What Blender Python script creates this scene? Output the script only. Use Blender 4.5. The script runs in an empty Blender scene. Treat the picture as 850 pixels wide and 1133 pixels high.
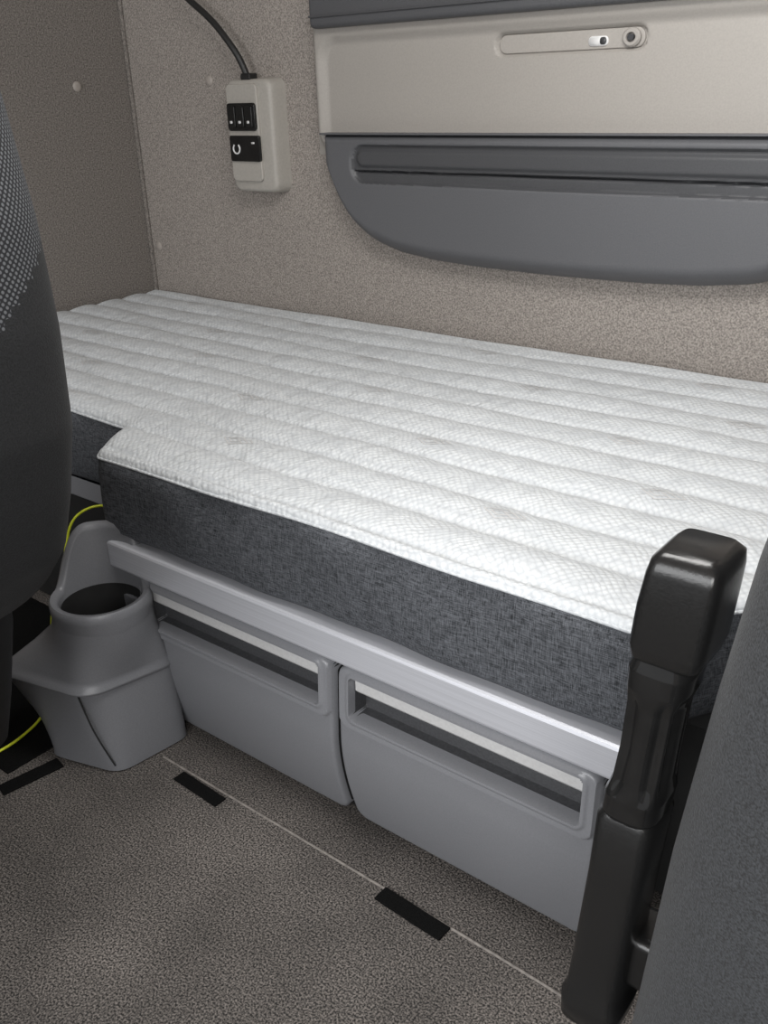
import bpy, bmesh, math, random
from mathutils import Vector, Matrix
random.seed(3)
C=bpy.context.scene.collection

# ---------------------------------------------------------------- materials
def mat(name, c1, c2=None, scale=50, rough=0.6, bump=0.0, bscale=None, metallic=0.0, stretch=(1,1,1), detail=4, lo=0.35, hi=0.65, spec=0.5, sheen=0.0, coat=0.0, blot=0.0, bls=4):
    m=bpy.data.materials.new(name); m.use_nodes=True; nt=m.node_tree; N=nt.nodes; L=nt.links
    b=N["Principled BSDF"]; b.inputs["Roughness"].default_value=rough; b.inputs["Metallic"].default_value=metallic
    b.inputs["Specular IOR Level"].default_value=spec
    b.inputs["Sheen Weight"].default_value=sheen
    b.inputs["Coat Weight"].default_value=coat
    tc=N.new("ShaderNodeTexCoord"); mp=N.new("ShaderNodeMapping"); mp.inputs["Scale"].default_value=stretch
    L.new(tc.outputs["Object"],mp.inputs[0])
    nz=N.new("ShaderNodeTexNoise"); nz.inputs["Scale"].default_value=scale; nz.inputs["Detail"].default_value=detail
    L.new(mp.outputs[0],nz.inputs[0])
    cr=N.new("ShaderNodeValToRGB"); cr.color_ramp.elements[0].position=lo; cr.color_ramp.elements[1].position=hi
    cr.color_ramp.elements[0].color=(*c1,1); cr.color_ramp.elements[1].color=(*(c2 or c1),1)
    L.new(nz.outputs[0],cr.inputs[0]); col=cr.outputs[0]
    if blot>0:
        n3=N.new("ShaderNodeTexNoise"); n3.inputs["Scale"].default_value=bls; n3.inputs["Detail"].default_value=5; L.new(tc.outputs["Object"],n3.inputs[0])
        mr=N.new("ShaderNodeMapRange"); mr.inputs[1].default_value=.35; mr.inputs[2].default_value=.65; mr.inputs[3].default_value=1-blot; mr.inputs[4].default_value=1+blot*.4
        L.new(n3.outputs[0],mr.inputs[0])
        hs=N.new("ShaderNodeHueSaturation"); L.new(col,hs.inputs["Color"]); L.new(mr.outputs[0],hs.inputs["Value"]); col=hs.outputs[0]
    L.new(col,b.inputs["Base Color"])
    if bump>0:
        n2=N.new("ShaderNodeTexNoise"); n2.inputs["Scale"].default_value=bscale or scale; n2.inputs["Detail"].default_value=3
        L.new(mp.outputs[0],n2.inputs[0])
        bp=N.new("ShaderNodeBump"); bp.inputs["Strength"].default_value=bump; bp.inputs["Distance"].default_value=0.002
        L.new(n2.outputs[0],bp.inputs["Height"]); L.new(bp.outputs[0],b.inputs["Normal"])
    return m
def g(v,t=(1,1,1)): return (v*t[0],v*t[1],v*t[2])
warm=(1.0,0.905,0.825); cool=(0.96,0.98,1.05)
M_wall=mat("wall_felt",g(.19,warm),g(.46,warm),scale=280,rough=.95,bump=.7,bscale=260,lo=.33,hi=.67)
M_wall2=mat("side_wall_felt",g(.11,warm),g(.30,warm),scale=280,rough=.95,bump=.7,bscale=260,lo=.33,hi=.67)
M_floor=mat("floor_carpet",g(.012,(1,.89,.81)),g(.235,(1,.89,.81)),scale=380,rough=.78,bump=.9,bscale=340,lo=.39,hi=.66,detail=3,blot=.35,bls=5)
M_beige=mat("beige_plastic",g(.37,(1,.94,.87)),g(.40,(1,.94,.87)),scale=300,rough=.5,bump=.12)
M_pocket=mat("grey_pocket_plastic",g(.12,cool),g(.135,cool),scale=400,rough=.5,bump=.15)
M_trim=mat("dark_trim_plastic",g(.085,cool),g(.10,cool),scale=400,rough=.5,bump=.15)
M_pocketd=mat("dark_pocket_plastic",g(.075,cool),g(.085,cool),scale=400,rough=.4,bump=.1)
M_drawer=mat("drawer_plastic",g(.20,cool),g(.22,cool),scale=500,rough=.36,bump=.10)
M_drawerf=mat("drawer_frame_plastic",g(.23,cool),g(.25,cool),scale=500,rough=.3,bump=.08)
M_slot=mat("slot_interior",g(.05,cool),g(.07,cool),scale=300,rough=.4)
M_glint=mat("slot_reflection_pale",g(.55),g(.60),scale=200,rough=.35)  # pale colour standing for the bright reflection in the slots
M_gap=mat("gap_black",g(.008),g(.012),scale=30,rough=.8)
M_alu=mat("brushed_aluminium",g(.60,cool),g(.68,cool),scale=60,rough=.40,metallic=.3,stretch=(.05,1,8))
M_bin=mat("bin_plastic",g(.165,cool),g(.185,cool),scale=500,rough=.36,bump=.10)
M_black=mat("black_plastic",g(.010),g(.014),scale=500,rough=.25,bump=.08)
M_gloss=mat("gloss_black",g(.010),g(.014),scale=40,rough=.12)
M_rubber=mat("black_rubber",g(.015),g(.02),scale=90,rough=.45)
M_velcro=mat("velcro_black",g(.003),g(.007),scale=600,rough=1,bump=.3,spec=.1)
M_seat=mat("seat_fabric",g(.018,cool),g(.055,(0.93,1,1.1)),scale=600,rough=.9,bump=.4,sheen=.10)
M_seatL=mat("seat_side_fabric",g(.008,cool),g(.021,(.93,1,1.1)),scale=600,rough=.9,bump=.4,sheen=.03)
M_seatb=mat("seat_base_plastic",g(.006),g(.009),scale=90,rough=.6)
M_box=mat("control_housing",g(.41,(1,.95,.87)),g(.45,(1,.95,.87)),scale=200,rough=.45)
M_white=mat("print_white",g(.8),g(.85),scale=30,rough=.5)
M_clip=mat("clip_plastic",g(.38,warm),g(.42,warm),scale=90,rough=.4)
M_yel=mat("yellow_sheath",(.65,.72,.03),(.72,.78,.05),scale=90,rough=.4)
M_seam=mat("seam_line",g(.15,warm),g(.25,warm),scale=120,rough=.7)
M_ceil=mat("ceiling_fabric",g(.45,warm),g(.5,warm),scale=200,rough=.95)
M_thread=mat("silver_thread",g(.62),g(.68),scale=300,rough=.4)

def linen():
    m=bpy.data.materials.new("charcoal_linen"); m.use_nodes=True; N=m.node_tree.nodes; L=m.node_tree.links
    b=N["Principled BSDF"]; b.inputs["Roughness"].default_value=.9
    tc=N.new("ShaderNodeTexCoord"); out=[]
    for st in ((90,90,1000),(1000,1000,90)):
        mp=N.new("ShaderNodeMapping"); mp.inputs["Scale"].default_value=st; L.new(tc.outputs["Object"],mp.inputs[0])
        nz=N.new("ShaderNodeTexNoise"); nz.inputs["Scale"].default_value=1; nz.inputs["Detail"].default_value=2; L.new(mp.outputs[0],nz.inputs[0]); out.append(nz)
    a=N.new("ShaderNodeMath"); a.operation='ADD'; L.new(out[0].outputs[0],a.inputs[0]); L.new(out[1].outputs[0],a.inputs[1])
    h=N.new("ShaderNodeMath"); h.operation='MULTIPLY'; h.inputs[1].default_value=.5; L.new(a.outputs[0],h.inputs[0])
    cr=N.new("ShaderNodeValToRGB"); e=cr.color_ramp.elements; e[0].position=.36; e[1].position=.64
    e[0].color=(.012,.014,.017,1); e[1].color=(.140,.148,.165,1)
    L.new(h.outputs[0],cr.inputs[0]); L.new(cr.outputs[0],b.inputs["Base Color"])
    bp=N.new("ShaderNodeBump"); bp.inputs["Strength"].default_value=.4; bp.inputs["Distance"].default_value=.001
    L.new(h.outputs[0],bp.inputs["Height"]); L.new(bp.outputs[0],b.inputs["Normal"])
    return m
M_linen=linen()
def knit():
    m=bpy.data.materials.new("white_knit"); m.use_nodes=True; N=m.node_tree.nodes; L=m.node_tree.links
    b=N["Principled BSDF"]; b.inputs["Roughness"].default_value=.7; b.inputs["Sheen Weight"].default_value=.1
    tc=N.new("ShaderNodeTexCoord"); mp=N.new("ShaderNodeMapping"); mp.inputs["Rotation"].default_value=(0,0,.78)
    wn=N.new("ShaderNodeTexNoise"); wn.inputs["Scale"].default_value=9; L.new(tc.outputs["Object"],wn.inputs[0])
    vs=N.new("ShaderNodeVectorMath"); vs.operation='SCALE'; vs.inputs["Scale"].default_value=.03; L.new(wn.outputs["Color"],vs.inputs[0])
    va=N.new("ShaderNodeVectorMath"); va.operation='ADD'; L.new(tc.outputs["Object"],va.inputs[0]); L.new(vs.outputs[0],va.inputs[1])
    L.new(va.outputs[0],mp.inputs[0])
    vo=N.new("ShaderNodeTexVoronoi"); vo.inputs["Scale"].default_value=130; vo.inputs["Randomness"].default_value=.3
    L.new(mp.outputs[0],vo.inputs[0])
    cr=N.new("ShaderNodeValToRGB"); e=cr.color_ramp.elements; e[0].position=.15; e[1].position=.8
    e[0].color=(.71,.735,.75,1); e[1].color=(.51,.535,.56,1)
    L.new(vo.outputs["Distance"],cr.inputs[0]); L.new(cr.outputs[0],b.inputs["Base Color"])
    iv=N.new("ShaderNodeMath"); iv.operation='SUBTRACT'; iv.inputs[0].default_value=1; L.new(vo.outputs["Distance"],iv.inputs[1])
    bp=N.new("ShaderNodeBump"); bp.inputs["Strength"].default_value=.5; bp.inputs["Distance"].default_value=.0035
    L.new(iv.outputs[0],bp.inputs["Height"])
    m2=N.new("ShaderNodeMapping"); m2.inputs["Scale"].default_value=(38,16,10); L.new(tc.outputs["Object"],m2.inputs[0])
    n2=N.new("ShaderNodeTexNoise"); n2.inputs["Scale"].default_value=1; n2.inputs["Detail"].default_value=3; L.new(m2.outputs[0],n2.inputs[0])
    b2=N.new("ShaderNodeBump"); b2.inputs["Strength"].default_value=.7; b2.inputs["Distance"].default_value=.009
    L.new(n2.outputs[0],b2.inputs["Height"]); L.new(bp.outputs[0],b2.inputs["Normal"]); L.new(b2.outputs[0],b.inputs["Normal"])
    return m
M_knit=knit()
def dotted():
    m=bpy.data.materials.new("dotted_seat_fabric"); m.use_nodes=True; N=m.node_tree.nodes; L=m.node_tree.links
    b=N["Principled BSDF"]; b.inputs["Roughness"].default_value=.9
    tc=N.new("ShaderNodeTexCoord"); sp=N.new("ShaderNodeSeparateXYZ"); L.new(tc.outputs["Object"],sp.inputs[0])
    su=N.new("ShaderNodeMath"); su.operation='SUBTRACT'; L.new(sp.outputs[1],su.inputs[0]); L.new(sp.outputs[0],su.inputs[1])
    cb=N.new("ShaderNodeCombineXYZ"); L.new(su.outputs[0],cb.inputs[0]); L.new(sp.outputs[2],cb.inputs[1])
    mp=N.new("ShaderNodeMapping"); mp.inputs["Rotation"].default_value=(0,0,.78); L.new(cb.outputs[0],mp.inputs[0])
    vo=N.new("ShaderNodeTexVoronoi"); vo.voronoi_dimensions='2D'; vo.inputs["Scale"].default_value=210; vo.inputs["Randomness"].default_value=.0
    L.new(mp.outputs[0],vo.inputs[0])
    cr=N.new("ShaderNodeValToRGB"); e=cr.color_ramp.elements; e[0].position=.24; e[1].position=.40
    e[0].color=(.14,.145,.155,1); e[1].color=(.014,.015,.018,1)
    L.new(vo.outputs["Distance"],cr.inputs[0]); L.new(cr.outputs[0],b.inputs["Base Color"])
    return m
M_dot=dotted()

# ---------------------------------------------------------------- helpers
def obj(name, verts, faces, mats, parent=None, smooth=True, fm=None, autosm=None):
    me=bpy.data.meshes.new(name); me.from_pydata([tuple(v) for v in verts],[],faces); me.update()
    bm=bmesh.new(); bm.from_mesh(me); bmesh.ops.recalc_face_normals(bm,faces=bm.faces[:]); bm.to_mesh(me); bm.free()
    if not isinstance(mats,(list,tuple)): mats=[mats]
    for m in mats: me.materials.append(m)
    if fm:
        for p,i in zip(me.polygons,fm): p.material_index=i
    if smooth:
        for p in me.polygons: p.use_smooth=True
    o=bpy.data.objects.new(name,me); C.objects.link(o)
    if autosm is not None:
        md=o.modifiers.new("wn","EDGE_SPLIT"); md.split_angle=math.radians(autosm)
    if parent: o.parent=parent
    return o
def empty(name,loc=(0,0,0)):
    o=bpy.data.objects.new(name,None); o.empty_display_size=.05; C.objects.link(o); return o
def box(name,x0,x1,y0,y1,z0,z1,m,parent=None,bev=.004,seg=3):
    v=[(x,y,z) for x in(x0,x1) for y in(y0,y1) for z in(z0,z1)]
    f=[(0,1,3,2),(4,6,7,5),(0,4,5,1),(2,3,7,6),(0,2,6,4),(1,5,7,3)]
    o=obj(name,v,f,m,parent,smooth=bev>0)
    if bev>0:
        b=o.modifiers.new("b","BEVEL"); b.width=bev; b.segments=seg; b.limit_method='ANGLE'
        w=o.modifiers.new("w","WEIGHTED_NORMAL"); w.keep_sharp=True
    return o
def loft(name,secs,m,parent=None,cap=(True,True),closed=True,fmf=None,autosm=None):
    n=len(secs[0]); V=[p for s in secs for p in s]; F=[]
    for i in range(len(secs)-1):
        for j in range(n if closed else n-1):
            k=(j+1)%n; F.append((i*n+j,i*n+k,(i+1)*n+k,(i+1)*n+j))
    if cap[0]: F.append(tuple(range(n))[::-1])
    if cap[1]: F.append(tuple(range((len(secs)-1)*n,len(secs)*n)))
    fm=None
    if fmf: fm=[fmf(sum((Vector(V[i]) for i in f),Vector())/len(f)) for f in F]
    return obj(name,V,F,m,parent,fm=fm,autosm=autosm)
def ssec(cx,cy,z,hx,hy,n=4,N=64,dz=0,fl=0,fk=8):
    out=[]
    for i in range(N):
        a=2*math.pi*i/N; c,s=math.cos(a),math.sin(a)
        q=1+fl*math.cos(fk*a)
        x=q*hx*math.copysign(abs(c)**(2/n),c); y=q*hy*math.copysign(abs(s)**(2/n),s)
        out.append(Vector((cx+x,cy+y,z+dz*x)))
    return out
def tube(name,pts,r,m,parent=None,cyc=False,res=6):
    c=bpy.data.curves.new(name,"CURVE"); c.dimensions='3D'; c.bevel_depth=r; c.bevel_resolution=4; c.resolution_u=res; c.use_fill_caps=True
    s=c.splines.new('NURBS'); s.points.add(len(pts)-1)
    for p,q in zip(s.points,pts): p.co=(*q,1)
    s.use_endpoint_u=True; s.order_u=3; s.use_cyclic_u=cyc
    c.materials.append(m); o=bpy.data.objects.new(name,c); C.objects.link(o)
    dg=bpy.context.evaluated_depsgraph_get(); me=bpy.data.meshes.new_from_object(o.evaluated_get(dg)); bpy.data.objects.remove(o)
    for p in me.polygons: p.use_smooth=True
    o=bpy.data.objects.new(name,me); C.objects.link(o)
    if parent: o.parent=parent
    return o
def prism(name,poly,y0,y1,m,parent=None,bev=.005,seg=3):
    """poly in (x,z), extruded from y0 (front) to y1"""
    n=len(poly); V=[(x,y0,z) for x,z in poly]+[(x,y1,z) for x,z in poly]
    F=[tuple(range(n)),tuple(range(n,2*n))[::-1]]+[(i,(i+1)%n,n+(i+1)%n,n+i) for i in range(n)]
    o=obj(name,V,F,m,parent)
    if bev>0:
        b=o.modifiers.new("b","BEVEL"); b.width=bev; b.segments=seg; b.limit_method='ANGLE'; b.angle_limit=math.radians(40)
        w=o.modifiers.new("w","WEIGHTED_NORMAL")
    return o
def rrect(x0,x1,z0,z1,r,k=8):
    P=[]
    for cx,cz,a0 in((x1-r,z1-r,0),(x0+r,z1-r,90),(x0+r,z0+r,180),(x1-r,z0+r,270)):
        for i in range(k+1):
            a=math.radians(a0+90*i/k); P.append((cx+r*math.cos(a),cz+r*math.sin(a)))
    return P
def sd(px,pz,x0,x1,z0,z1,r):
    qx=abs(px-(x0+x1)/2)-(x1-x0)/2+r; qz=abs(pz-(z0+z1)/2)-(z1-z0)/2+r
    return math.hypot(max(qx,0),max(qz,0))+min(max(qx,qz),0)-r
def sst(a,b,x):
    t=min(1,max(0,(x-a)/(b-a))); return t*t*(3-2*t)
def hfield(name,x0,x1,z0,z1,nx,nz,fn,mats,mf,parent=None,xw=None):
    V=[];F=[];fm=[]
    for j in range(nz+1):
        for i in range(nx+1):
            x=x0+(x1-x0)*i/nx; z=z0+(z1-z0)*j/nz; y=fn(x,z)
            V.append((xw(x,z) if xw else x,y,z))
    for j in range(nz):
        for i in range(nx):
            a=j*(nx+1)+i; F.append((a,a+1,a+nx+2,a+nx+1))
            fm.append(mf(x0+(x1-x0)*(i+.5)/nx,z0+(z1-z0)*(j+.5)/nz))
    return obj(name,V,F,mats,parent,fm=fm,autosm=35)

# ---------------------------------------------------------------- room
XL,XR,YB,ZT=-2.20,0.66,1.715,1.72
box("floor",XL-.05,XR+.05,-1.4,YB+.05,-.05,0,M_floor,bev=0)
box("wall_back",XL-.05,XR+.05,YB,YB+.05,0,ZT,M_wall,bev=0)
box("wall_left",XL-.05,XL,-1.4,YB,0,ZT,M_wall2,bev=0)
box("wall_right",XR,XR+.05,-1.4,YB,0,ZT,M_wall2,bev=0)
box("ceiling",XL-.05,XR+.05,-1.4,YB+.05,ZT,ZT+.05,M_ceil,bev=0)
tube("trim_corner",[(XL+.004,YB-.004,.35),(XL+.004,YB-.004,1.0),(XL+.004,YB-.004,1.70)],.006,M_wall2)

# ---------------------------------------------------------------- mattress
ZM,ZB,R=.495,.347,.016
X0,X1=XL+.012,XR-.012
def yf(x):
    return .915-.115*(sst(-1.315,-1.222,x)-sst(-.333,-.24,x))
mx=empty("bunk_mattress")
xs=[]; x=X0
while x<X1-1e-6:
    xs.append(x)
    st=.012
    if -1.34<x<-1.20 or -.36<x<-.22: st=.004
    if x<X0+.02 or x>X1-.025: st=.003
    x+=st
xs.append(X1)
YE=1.703
pitch=.0835
def quilt(x,y):
    yy=y+.0030*math.sin(x*3.1+y*4)+.0012*math.sin(x*13+y*9)
    t=((yy-.822)/pitch)%1.0
    puff=abs(math.sin(math.pi*t))**.5
    row=math.floor((yy-.822)/pitch)
    pk=.0010*math.sin(x*95+7*math.sin(y*31))*(1-puff)
    swell=.0018*math.sin(x*9+row*2.1)*puff+.0011*math.sin(x*23+row*4.3)*puff
    return -.0140*(1-puff)+pk+swell+.0040*math.sin(x*2.3+1)*math.sin(y*5)
rows=[]
for k in range(30): rows.append(("f",k/30))
nb=260
for k in range(nb+1): rows.append(("b",k/nb))
V=[];idx={}
def edge(x,y):
    fy=yf(x); sl=(yf(x+.001)-yf(x-.001))/.002
    return max(0,min((y-fy)/math.sqrt(1+sl*sl),x-X0,X1-x,YE-y))
def zedge(x):
    return .0022*math.sin(x*7.3+.8)+.0013*math.sin(x*17+2)
for i,x in enumerate(xs):
    for j,(k,t) in enumerate(rows):
        fy=yf(x); mid=.93
        y=fy+(mid-fy)*(t**1.15) if k=="f" else mid+(YE-mid)*t
        d=edge(x,y); dz=0
        if d<R: dz=-(R-math.sqrt(max(0,R*R-(R-d)**2)))
        z=ZM+dz*.8+quilt(x,y)*min(1,d/.02)+zedge(x)*max(0,1-max(0,y-fy)/.05)
        V.append((x,y,z))
nr=len(rows); F=[]
for i in range(len(xs)-1):
    for j in range(nr-1):
        a=i*nr+j; F.append((a,a+nr,a+nr+1,a+1))
top=obj("quilted_top",V,F,M_knit,mx)
per=[(x,yf(x),0,-1) for x in xs]
per+= [(X1,y,1,0) for y in [.915+i*(YE-.915)/20 for i in range(1,21)]]
per+= [(x,YE,0,1) for x in reversed(xs[:-1])]
per+= [(X0,y,-1,0) for y in [YE-i*(YE-.915)/20 for i in range(1,20)]]
secs=[]
npf=len(per)
def nrm(i):
    a=per[i-1]; b=per[(i+1)%npf]; t=Vector((b[0]-a[0],b[1]-a[1],0)).normalized(); return Vector((t.y,-t.x,0))
prof=[(0,ZM-R*.8,1),(.0015,ZM-R*.8-.004,1),(.005,ZM-.04,.6),(.007,ZM-.08,0),(.006,ZM-.11,0),(.003,ZB+.012,0),(-.004,ZB+.003,0),(-.012,ZB,0)]
for off,z,kz in prof:
    s=[]
    for i,p in enumerate(per):
        n=nrm(i); wob=.0022*math.sin(p[0]*17+z*30)+.0012*math.sin(p[0]*41)
        inside=0 if (p[3]==-1) else 1
        o_=off+(wob if 0<abs(off)<.01 and not inside else 0)
        if inside: o_=min(o_,0)
        s.append(Vector((p[0],p[1],z+(zedge(p[0])*kz if not inside else 0)))+n*o_)
    secs.append(s)
loft("linen_side_band",secs,M_linen,mx,cap=(False,True))
pp=[Vector((p[0],p[1],ZM-R*.8+zedge(p[0])))+nrm(i)*.0005 for i,p in enumerate(per)][:len(xs)]
tube("edge_piping",pp[::2]+[pp[-1]],.0020,M_knit,mx,res=2)
def motif(px,py,s,k):
    V=[];F=[]
    def seg(a,b,w=.0011):
        a=Vector(a);b=Vector(b); d=(b-a).normalized(); n=Vector((-d.y,d.x))*w; m=8
        base=len(V)
        for i in range(m+1):
            p=a.lerp(b,i/m)
            for q in(p+n,p-n): V.append((q.x,q.y,ZM+quilt(q.x,q.y)+.0007))
        for i in range(m): F.append((base+2*i,base+2*i+1,base+2*i+3,base+2*i+2))
    def dia(cx,cy,r):
        P=[(cx-r,cy),(cx,cy+r*.62),(cx+r,cy),(cx,cy-r*.62)]
        for i in range(4): seg(P[i],P[(i+1)%4])
    dia(px,py,s); dia(px+s*.7,py+.004,s*.6); dia(px-s*.1,py,s*.5)
    obj("embroidered_motif_%d"%k,V,F,M_thread,mx)
k=0
for row in range(5):
    for col in range(6):
        k+=1
        motif(-1.90+col*.43+(row%2)*.21+.05*math.sin(row*3+col*5),.822+pitch*(1.5+2*row),.026,k)

# ---------------------------------------------------------------- bunk base with drawers
bs=empty("bunk_storage_base")
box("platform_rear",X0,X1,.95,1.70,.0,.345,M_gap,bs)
box("platform_ledge",X0,-1.24,.925,.955,.30,.346,M_drawerf,bs)
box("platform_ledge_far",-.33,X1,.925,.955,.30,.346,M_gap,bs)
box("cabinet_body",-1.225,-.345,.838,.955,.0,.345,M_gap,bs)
box("cabinet_side",-1.232,-1.222,.80,.955,.02,.34,M_drawer,bs,bev=.002)
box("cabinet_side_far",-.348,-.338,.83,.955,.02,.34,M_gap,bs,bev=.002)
def railprof(x):
    P=[(.806,.3445),(.789,.3450),(.7855,.3435),(.784,.340),(.784,.302),(.7855,.2985),(.789,.297),(.806,.297),(.83,.297),(.83,.3445)]
    return [Vector((x,y,z)) for y,z in P]
loft("aluminium_rail",[railprof(-1.254),railprof(-.320)],M_alu,bs,autosm=20)
def drawer(name,x0,x1,tl=1,tr=1):
    z0,z1=.008,.290
    sx0,sx1,sz0,sz1=x0+.026,x1-.022,.212,.278
    def base(z):
        t=(z1-z)/(z1-z0)
        return .797-.010*math.sin(min(1,t*1.2)*math.pi*.5)+.040*max(0,t-.45)**1.6*2
    def fn(x,z):
        y=base(z)
        d=sd(x,z,x0,x1,z0,z1,.022)
        if d>-.008: y+=.008*(1-math.sqrt(max(0,1-((d+.008)/.008)**2))) if d<0 else .008+.03*min(1,d/.002)
        df=sd(x,z,x0+.004,x1-.004,.194,z1+.02,.016)
        y-=.005*(1-sst(-.003,.001,df))
        s=sd(x,z,sx0,sx1,sz0,sz1,.008)
        y-=.0025*(1-sst(.004,.008,abs(s)))*(1 if s>0 else 0)
        y+=.032*(1-sst(-.003,0,s))
        return y
    def mf(x,z):
        s=sd(x,z,sx0,sx1,sz0,sz1,.008)
        if s<-.0015: return 2
        if sd(x,z,x0+.004,x1-.004,.194,z1+.02,.016)<0: return 1
        if sd(x,z,x0,x1,z0,z1,.022)>.0: return 3
        return 0
    def xw(x,z):
        t=(z1-z)/(z1-z0); c=(x0+x1)/2
        return c+(x-c)*(1-(.13 *tl if x<c else .13*tr)*max(0,t-.2)**1.6)
    hfield(name,x0-.004,x1+.004,z0-.004,z1,220,150,fn,[M_drawer,M_drawerf,M_slot,M_gap],mf,bs,xw)
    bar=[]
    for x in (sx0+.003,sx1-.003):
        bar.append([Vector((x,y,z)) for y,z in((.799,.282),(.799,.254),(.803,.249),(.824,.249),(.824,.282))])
    loft(name+"_reflection_bar",bar,M_glint,bs,autosm=30)  # added pale bar, shaped as the reflected band along the slot top
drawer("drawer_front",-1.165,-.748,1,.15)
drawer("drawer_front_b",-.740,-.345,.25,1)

# ---------------------------------------------------------------- bin with cup holder
bn=empty("cup_holder_bin")
cupC=Vector((-1.180,.733)); NA=120
def polar(P,z,r=.03):
    pts=[]; n=len(P); K=12
    for i in range(n):
        p=Vector(P[i]); a=Vector(P[i-1]); b=Vector(P[(i+1)%n])
        s=p+(a-p).normalized()*r; e=p+(b-p).normalized()*r
        for k in range(K):
            t=k/(K-1); pts.append(s*(1-t)**2+p*2*t*(1-t)+e*t*t)
    out=[]
    for i in range(NA):
        a=2*math.pi*i/NA; d=Vector((math.cos(a),math.sin(a))); best=None
        for j in range(len(pts)):
            p=pts[j]-cupC; q=pts[(j+1)%len(pts)]-cupC; e=q-p
            den=d.x*e.y-d.y*e.x
            if abs(den)<1e-12: continue
            t=(p.x*e.y-p.y*e.x)/den; u=(p.x*d.y-p.y*d.x)/den
            if t>0 and -1e-6<=u<=1+1e-6 and (best is None or t>best): best=t
        q=cupC+d*best; out.append(Vector((q.x,q.y,z)))
    return out
def circ(r,z,zf=None):
    return [Vector((cupC.x+r*math.cos(a),cupC.y+r*math.sin(a),zf(a) if zf else z)) for a in [2*math.pi*i/NA for i in range(NA)]]
def lerp(A,B,t): return [a.lerp(b,t) for a,b in zip(A,B)]
lipP=[(-1.322,.608),(-1.138,.652),(-1.100,.808),(-1.335,.808)]
lipO=[(-1.331,.600),(-1.133,.645),(-1.097,.812),(-1.342,.812)]
botP=[(-1.252,.628),(-1.112,.668),(-1.095,.808),(-1.29,.808)]
S0=polar(botP,.003,.028); S1=polar(botP,.015,.03)
L0=polar(lipP,.144,.035); Lu=polar(lipO,.149,.038); Lv=polar(lipO,.153,.038); Li=polar(lipP,.158,.035)
def rimz(a):
    return .285+.090*sst(.15,.93,math.cos(a-math.radians(128)))
ringO=circ(.077,.258)
def hz(S,z):
    return [Vector((p.x,p.y,z)) for p in S]
m1=hz(lerp(Li,ringO,.12),.168); m2=hz(lerp(Li,ringO,.55),.200); m3=hz(lerp(Li,ringO,.90),.230)
loft("bin_body",[S0,S1,lerp(S1,L0,.5),L0],M_bin,bn,cap=(True,False),autosm=40)
loft("bin_lip",[L0,Lu,Lv,Li,m1,m2,m3,ringO],M_bin,bn,cap=(False,False),autosm=60)
loft("cup_collar",[circ(.077,.250),circ(.079,0,lambda a:rimz(a)-.016),circ(.079,0,lambda a:rimz(a)-.004),circ(.076,0,rimz),circ(.067,0,lambda a:rimz(a)-.002),circ(.064,0,lambda a:rimz(a)-.010),circ(.061,.19)],M_bin,bn,cap=(False,True),autosm=60)
loft("cup_well_floor",[circ(.0605,.191),circ(.03,.1915)],M_gap,bn,cap=(False,True))
loft("cup_well_lining",[circ(.0622,.268),circ(.0605,.19)],M_gap,bn,cap=(False,False))
tube("lid_crease",[(-1.156,.647,.150),(-1.146,.648,.12),(-1.134,.654,.07),(-1.120,.668,.015)],.0014,M_gap,bn)
box("bin_bracket",-1.30,-1.17,.79,.84,.05,.25,M_bin,bn)

# ---------------------------------------------------------------- rear wall panel
wp=empty("rear_wall_storage_panel")
cxm=-.925
PX0=-1.545; PX1=2*cxm-PX0
box("panel_top_trim",-1.512,2*cxm+1.512,1.660,1.716,1.112,1.30,M_trim,wp,bev=.010)
box("panel_top_trim_lip",-1.508,2*cxm+1.508,1.656,1.70,1.132,1.136,M_pocketd,wp,bev=.001)
def beige(x,z):
    d=sd(x,z,PX0,PX1,.86,1.20,.05)
    y=1.682+.03*sst(-.03,0,d)
    e=sd(x,z,PX0+.035,PX1-.035,.86,1.098,.05)
    y+=.012*(1-sst(-.02,.004,e))
    h=sd(x,z,-1.07,-.762,1.040,1.082,.020)
    y+=.010*(1-sst(-.005,0,h))
    return y
hfield("beige_panel",PX0,PX1,.86,1.20,330,110,beige,[M_beige],lambda x,z:0,wp)
prism("handle_plate",rrect(-1.062,-.770,1.045,1.077,.0155),1.699,1.708,M_beige,wp,bev=.002)
ks=[]
for y,r in((1.702,.017),(1.693,.017),(1.690,.014),(1.690,.009),(1.697,.007)):
    ks.append([Vector((-.793+r*math.cos(a),y,1.061+r*.9*math.sin(a))) for a in [2*math.pi*i/32 for i in range(32)]])
loft("latch_knob",ks,M_beige,wp,cap=(True,True),autosm=40)
prism("latch_pin",rrect(-.799,-.787,1.056,1.066,.005),1.6885,1.695,M_slot,wp,bev=.001)
prism("latch_label",rrect(-.876,-.838,1.050,1.066,.007),1.697,1.700,M_white,wp,bev=0)
prism("latch_label_icon",rrect(-.854,-.841,1.052,1.064,.005),1.6965,1.699,M_slot,wp,bev=0)
left=[(-1.508,.905),(-1.503,.87),(-1.490,.82),(-1.470,.775),(-1.447,.735),(-1.418,.705),(-1.375,.680),(-1.31,.662),(-1.22,.651),(-1.12,.646),(-1.02,.644),(-.925,.643)]
def lowz(x):
    xx=x if x<cxm else 2*cxm-x
    for (a,b),(c,d) in zip(left,left[1:]):
        if a<=xx<=c: return b+(d-b)*(xx-a)/max(1e-6,c-a)
    return left[-1][1] if xx>left[-1][0] else .905
def lowzs(x): return sum(lowz(min(max(x+k*.006,-1.508),2*cxm+1.508)) for k in (-2,-1,0,1,2))/5
NX,NZ=300,110
V=[];F=[];fm=[]
sx0,sx1,sz0,sz1=-1.418,2*cxm+1.418,.804,.886
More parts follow.
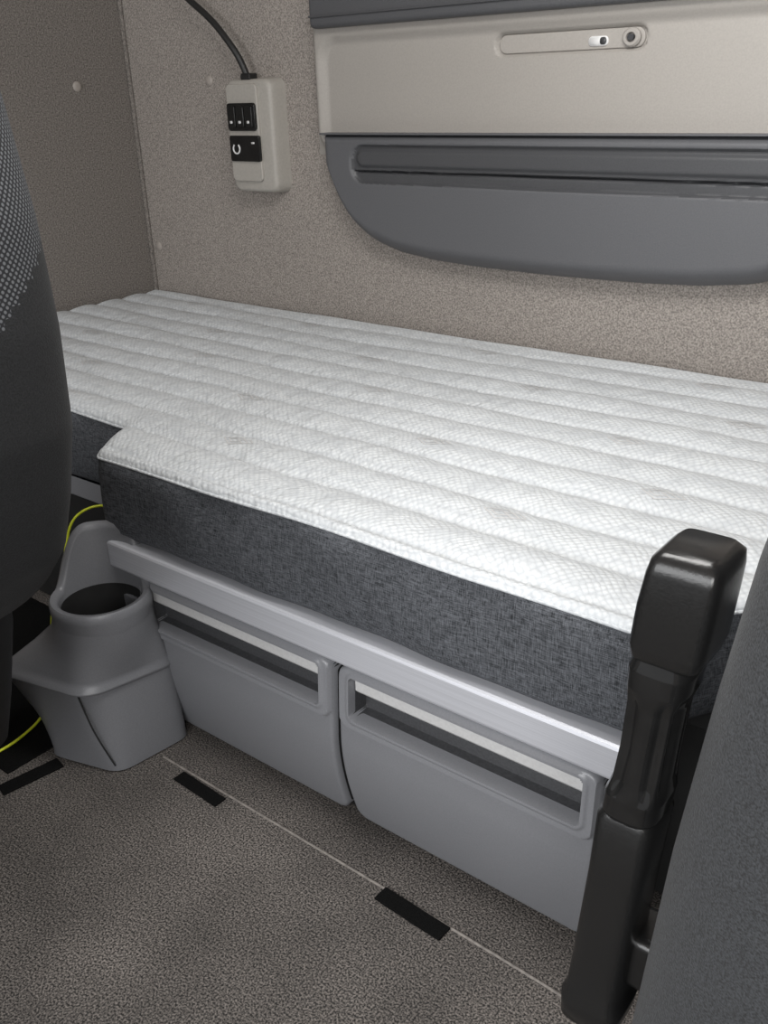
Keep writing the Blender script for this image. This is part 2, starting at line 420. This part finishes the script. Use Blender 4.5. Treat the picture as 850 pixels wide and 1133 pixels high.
for j in range(NZ+1):
    for i in range(NX+1):
        u=i/NX; x=-1.508+(2*cxm+2*1.508)*(u-.06*math.sin(2*math.pi*u)/(2*math.pi)*1.5)
        zl=lowzs(x) if 0<i<NX else .88; t=j/NZ
        z=zl+(.905-zl)*t
        dist=min((z-zl)*.8,(.905-z)*2,(x+1.508),(2*cxm+1.508-x))
        y=1.665+.035*(1-min(1,max(0,dist)/.03))**2.2
        s=sd(x,z,sx0,sx1,sz0,sz1,.035)
        y+=.009*(1-sst(-.006,0,s))
        s2=sd(x,z,sx0+.012,sx1-.012,.836,sz1-.008,.02)
        y-=.007*(1-sst(-.010,0,s2))
        y+=.012*(1-sst(.0,.0035,abs(z-.8295)))*(1 if s<-.008 else 0)
        V.append((x,y,z))
for j in range(NZ):
    for i in range(NX):
        a=j*(NX+1)+i; F.append((a,a+1,a+NX+2,a+NX+1))
        vx=V[a][0]; vz=(V[a][2]+V[a+NX+1][2])/2
        s=sd(vx,vz,sx0,sx1,sz0,sz1,.035); fm.append(1 if s<-.002 else 0)
obj("storage_pocket",V,F,[M_pocket,M_pocketd],wp,fm=fm,autosm=50)
box("pocket_top_edge",-1.506,2*cxm+1.506,1.668,1.71,.9035,.9075,M_pocket,wp,bev=.0018)

# ---------------------------------------------------------------- control unit
cu=empty("bunk_control_unit")
yfc=1.668
bp=rrect(-1.793,-1.645,.775,1.022,.022)
def scl(P,s,y):
    cx=(-1.793-1.645)/2; cz=(.775+1.022)/2
    return [Vector((cx+(x-cx)*(1-s/.074),y,cz+(z-cz)*(1-s/.12))) for x,z in P]
loft("housing",[scl(bp,-.002,YB),scl(bp,0,1.69),scl(bp,.001,1.676),scl(bp,.004,1.6695),scl(bp,.009,yfc)],M_box,cu,autosm=50)
prism("raised_column",rrect(-1.785,-1.685,.80,1.012,.012),1.661,1.672,M_box,cu,bev=.003)
prism("switch_bezel",rrect(-1.781,-1.689,.912,.972,.008),1.655,1.664,M_gloss,cu,bev=.002)
for i in range(3):
    prism("rocker_%d"%i,rrect(-1.776+i*.028,-1.751+i*.028,.920,.965,.004),1.651,1.658,M_black,cu,bev=.002)
    prism("rocker_icon_%d"%i,rrect(-1.768+i*.028,-1.760+i*.028,.928,.934,.002),1.6502,1.652,M_white,cu,bev=0)
prism("display_panel",rrect(-1.781,-1.683,.845,.902,.005),1.656,1.664,M_gloss,cu,bev=.0015)
tube("display_ring",[(-1.758+.011*math.cos(a),1.655,.873+.011*math.sin(a)) for a in [math.radians(130+i*28) for i in range(11)]],.0018,M_white,cu)
prism("display_mark",rrect(-1.708,-1.698,.884,.888,.001),1.6550,1.657,M_white,cu,bev=0)
prism("cable_strain_relief",rrect(-1.745,-1.715,1.018,1.034,.005),1.674,1.70,M_rubber,cu,bev=.002)
tube("supply_cable",[(-2.03,1.66,1.33),(-1.98,1.665,1.265),(-1.90,1.67,1.200),(-1.82,1.67,1.150),(-1.77,1.672,1.10),(-1.743,1.68,1.06),(-1.731,1.685,1.022)],.0075,M_rubber,cu)

def clip(name,c,n):
    n=Vector(n); t=Vector((0,0,1)); u=n.cross(t)
    S=[]
    for o,r in((-.002,.012),(.002,.012),(.004,.010),(.005,.004)):
        S.append([Vector(c)+n*o+(u*math.cos(a)+t*math.sin(a))*r for a in [2*math.pi*i/24 for i in range(24)]])
    loft(name,S,M_clip)
clip("wall_clip",(-1.895,YB,1.022),(0,-1,0)); clip("wall_clip.001",(-2.165,YB,.612),(0,-1,0)); clip("wall_clip.002",(XL,1.55,1.02),(1,0,0))

# ---------------------------------------------------------------- floor details
tube("trim_floor_seam",[(-1.09,.740,.0),(-.7,.738,.0),(-.34,.735,.0),(-.305,.728,.0),(-.295,.70,.0),(-.295,.5,.0)],.0020,M_seam)
def strip(name,x0,x1,y0,y1,ang=0):
    o=box(name,-(x1-x0)/2,(x1-x0)/2,-(y1-y0)/2,(y1-y0)/2,0,.003,M_velcro,bev=.001)
    o.location=((x0+x1)/2,(y0+y1)/2,.0005); o.rotation_euler=(0,0,math.radians(ang))
strip("velcro_strip",-1.032,-.930,.710,.732,-2)
strip("velcro_strip.001",-.622,-.512,.712,.737,-2)
strip("velcro_strip.002",-1.275,-1.175,.565,.593,80)
# thin black sheet filling the dark floor area beside the bin, for the seat base
box("black_floor_sheet",-2.0,-1.262,.56,.92,0,.0025,M_velcro,bev=.001)

tube("yellow_cable",[(-1.33,.90,.33),(-1.335,.875,.345),(-1.350,.845,.348),(-1.366,.818,.330),(-1.368,.80,.290),(-1.352,.775,.245),(-1.362,.75,.20),(-1.38,.74,.10),(-1.375,.72,.03),(-1.35,.69,.008),(-1.33,.65,.006),(-1.315,.58,.006),(-1.33,.50,.006)],.0024,M_yel)

# ---------------------------------------------------------------- seats
def interp(T,z):
    if z<=T[0][0]: return T[0][1]
    for (a,b),(c,d) in zip(T,T[1:]):
        if a<=z<=c:
            t=(z-a)/(c-a); return b+(d-b)*t
    return T[-1][1]
ls=empty("truck_seat")
TR=[(.44,-.95),(.50,-.885),(.55,-.84),(.62,-.81),(.70,-.785),(.80,-.778),(.90,-.785),(1.0,-.805),(1.1,-.83),(1.22,-.87),(1.3,-.92)]
secs=[]; zz=[.44+.86*i/90 for i in range(91)]
for z in zz:
    xr=interp(TR,z); e=1
    if z>1.2: e=math.sqrt(max(.02,1-((z-1.2)/.105)**2))
    if z<.50: e=.8+.2*math.sqrt(max(0,1-((.5-z)/.065)**2))
    secs.append(ssec(xr-.26,.385,z,.26*(.5+.5*e),.145*e,5,320))
loft("backrest",secs,[M_seatL,M_dot],ls,fmf=lambda c:1 if c.z>.785+.9*max(0,c.y-.40) and c.z<1.4 else 0)
secs=[]
for z,e in((.30,.9),(.32,.98),(.36,1),(.40,1),(.44,.97),(.46,.85)):
    secs.append(ssec(-1.20,.12,z,.24*e,.34*e,6,64))
loft("seat_cushion",secs,[M_seatL],ls)
secs=[]
for z,r in((.0,-1.26),(.09,-1.24),(.16,-1.13),(.21,-1.05),(.30,-1.01),(.42,-.965),(.50,-.955)):
    secs.append(ssec(r-.15,.30,z,.15,.20,7,64))
loft("pedestal",secs,[M_seatb],ls)

rs=empty("truck_seat.001")
RT=[(.0,-.385),(.19,-.368),(.47,-.326),(.62,-.295),(.73,-.268),(.83,-.225),(.92,-.16)]
def fit(z,cy,hy,n):
    tgt=interp(RT,z); cx=.14; lo,hi=.05,.6
    for _ in range(30):
        m=(lo+hi)/2; s=ssec(cx,cy,z,m,hy,n,96); r=min(p.x/p.y for p in s)
        if r<tgt: hi=m
        else: lo=m
    return ssec(cx,cy,z,m,hy,n,96)
secs=[]
for i in range(56):
    z=.03+.93*i/55; e=1
    if z>.86: e=math.sqrt(max(.03,1-((z-.86)/.102)**2))
    s=fit(z,.60,.135,3.2)
    if e<1: s=[Vector((.14+(p.x-.14)*(.6+.4*e),.60+(p.y-.60)*e,p.z)) for p in s]
    secs.append(s)
loft("backrest",secs,[M_seat],rs)
secs=[]
for z,e in((.20,.9),(.22,.98),(.28,1),(.34,1),(.38,.97),(.40,.85)):
    secs.append(ssec(.19,.26,z,.22*e,.24*e,5,64))
loft("seat_cushion",secs,[M_seat],rs)
loft("pedestal",[ssec(.19,.3,0,.18,.2,6,48),ssec(.19,.3,.2,.18,.2,6,48)],[M_seatb],rs)

# ---------------------------------------------------------------- folded-up armrest
ar=rs
DX=.007
def asec(z,cx,hx,cy,hy,n=4.5,fl=0): return ssec(cx+DX,cy,z,hx,hy,n,96,fl=fl)
T=[(.215,-.250,.022,.585,.026),(.220,-.250,.027,.585,.030),(.245,-.248,.029,.585,.032),(.252,-.248,.0255,.585,.029),
(.30,-.244,.0245,.585,.029),(.40,-.236,.0240,.585,.029),(.462,-.2315,.0245,.585,.030),(.468,-.231,.021,.585,.026)]
loft("armrest_lower_arm",[asec(*t) for t in T],M_black,ar,autosm=50)
T=[(.460,-.231,.019,.583,.024,0),(.470,-.230,.0235,.583,.028,0),(.488,-.228,.0235,.583,.029,0),(.503,-.226,.0200,.583,.025,.07),(.535,-.223,.0185,.583,.024,.10),(.577,-.220,.0195,.583,.025,.07),(.592,-.218,.0235,.583,.029,0),(.608,-.217,.0245,.583,.029,0),(.624,-.216,.020,.583,.025,0)]
secs=[]
for a,b in zip(T,T[1:]):
    for k in range(6):
        t=k/6; t=t*t*(3-2*t); q=[u+(v-u)*t for u,v in zip(a,b)]
        secs.append(asec(*q[:5],n=3.5,fl=q[5]))
secs.append(asec(*T[-1][:5],n=3.5))
loft("armrest_grip",secs,M_gloss,ar,autosm=60)
T=[(.616,-.213,.021,.583,.025),(.621,-.212,.0255,.583,.030),(.632,-.211,.0275,.583,.033),(.665,-.208,.0275,.583,.033),(.690,-.205,.0265,.583,.032),(.700,-.204,.025,.583,.030),(.706,-.204,.019,.583,.024)]
loft("armrest_cap",[asec(*t,n=7) for t in T],M_black,ar,autosm=60)
box("armrest_pivot",-.225,-.10,.575,.625,.27,.33,M_black,ar,bev=.01)

# ---------------------------------------------------------------- lights
bpy.context.scene.view_settings.view_transform='Standard'
w=bpy.data.worlds.new("world"); bpy.context.scene.world=w; w.use_nodes=True
w.node_tree.nodes["Background"].inputs[0].default_value=(.97,.98,1,1); w.node_tree.nodes["Background"].inputs[1].default_value=.5
def area(name,loc,tgt,sx,sy,e,col=(1,1,1)):
    l=bpy.data.lights.new(name,"AREA"); l.shape='RECTANGLE'; l.size=sx; l.size_y=sy; l.energy=e; l.color=col
    o=bpy.data.objects.new(name,l); C.objects.link(o); o.location=loc
    o.rotation_euler=(Vector(tgt)-Vector(loc)).to_track_quat('-Z','Y').to_euler()
area("windshield_daylight",(-.6,-1.3,1.25),(-.7,1.0,.5),2.2,.8,40,(.98,.99,1))
area("side_window_daylight",(.64,-.45,1.15),(-.9,.9,.4),.8,.5,17,(1,.99,.98))
area("overhead_fill",(-.5,.85,1.68),(-.65,1.1,.4),.7,.4,14,(1,.985,.96))  # added soft fill from above, no actual lamp known there

# ---------------------------------------------------------------- camera
cam=bpy.data.cameras.new("camera"); cam.lens=36*1046/1133; cam.sensor_width=36; cam.clip_start=.01
co=bpy.data.objects.new("camera",cam); C.objects.link(co)
f=1046
nx=Vector((-1425,-423,f)).normalized(); X=-nx
Y=Vector((918,-505,f)); Y=(Y-Y.dot(X)*X).normalized(); Z=X.cross(Y)
right=Vector((X.x,Y.x,Z.x)); down=Vector((X.y,Y.y,Z.y)); fwd=Vector((X.z,Y.z,Z.z))
m=Matrix((right,-down,-fwd)).transposed().to_4x4(); m.translation=(0,0,1)
co.matrix_world=m
bpy.context.scene.camera=co
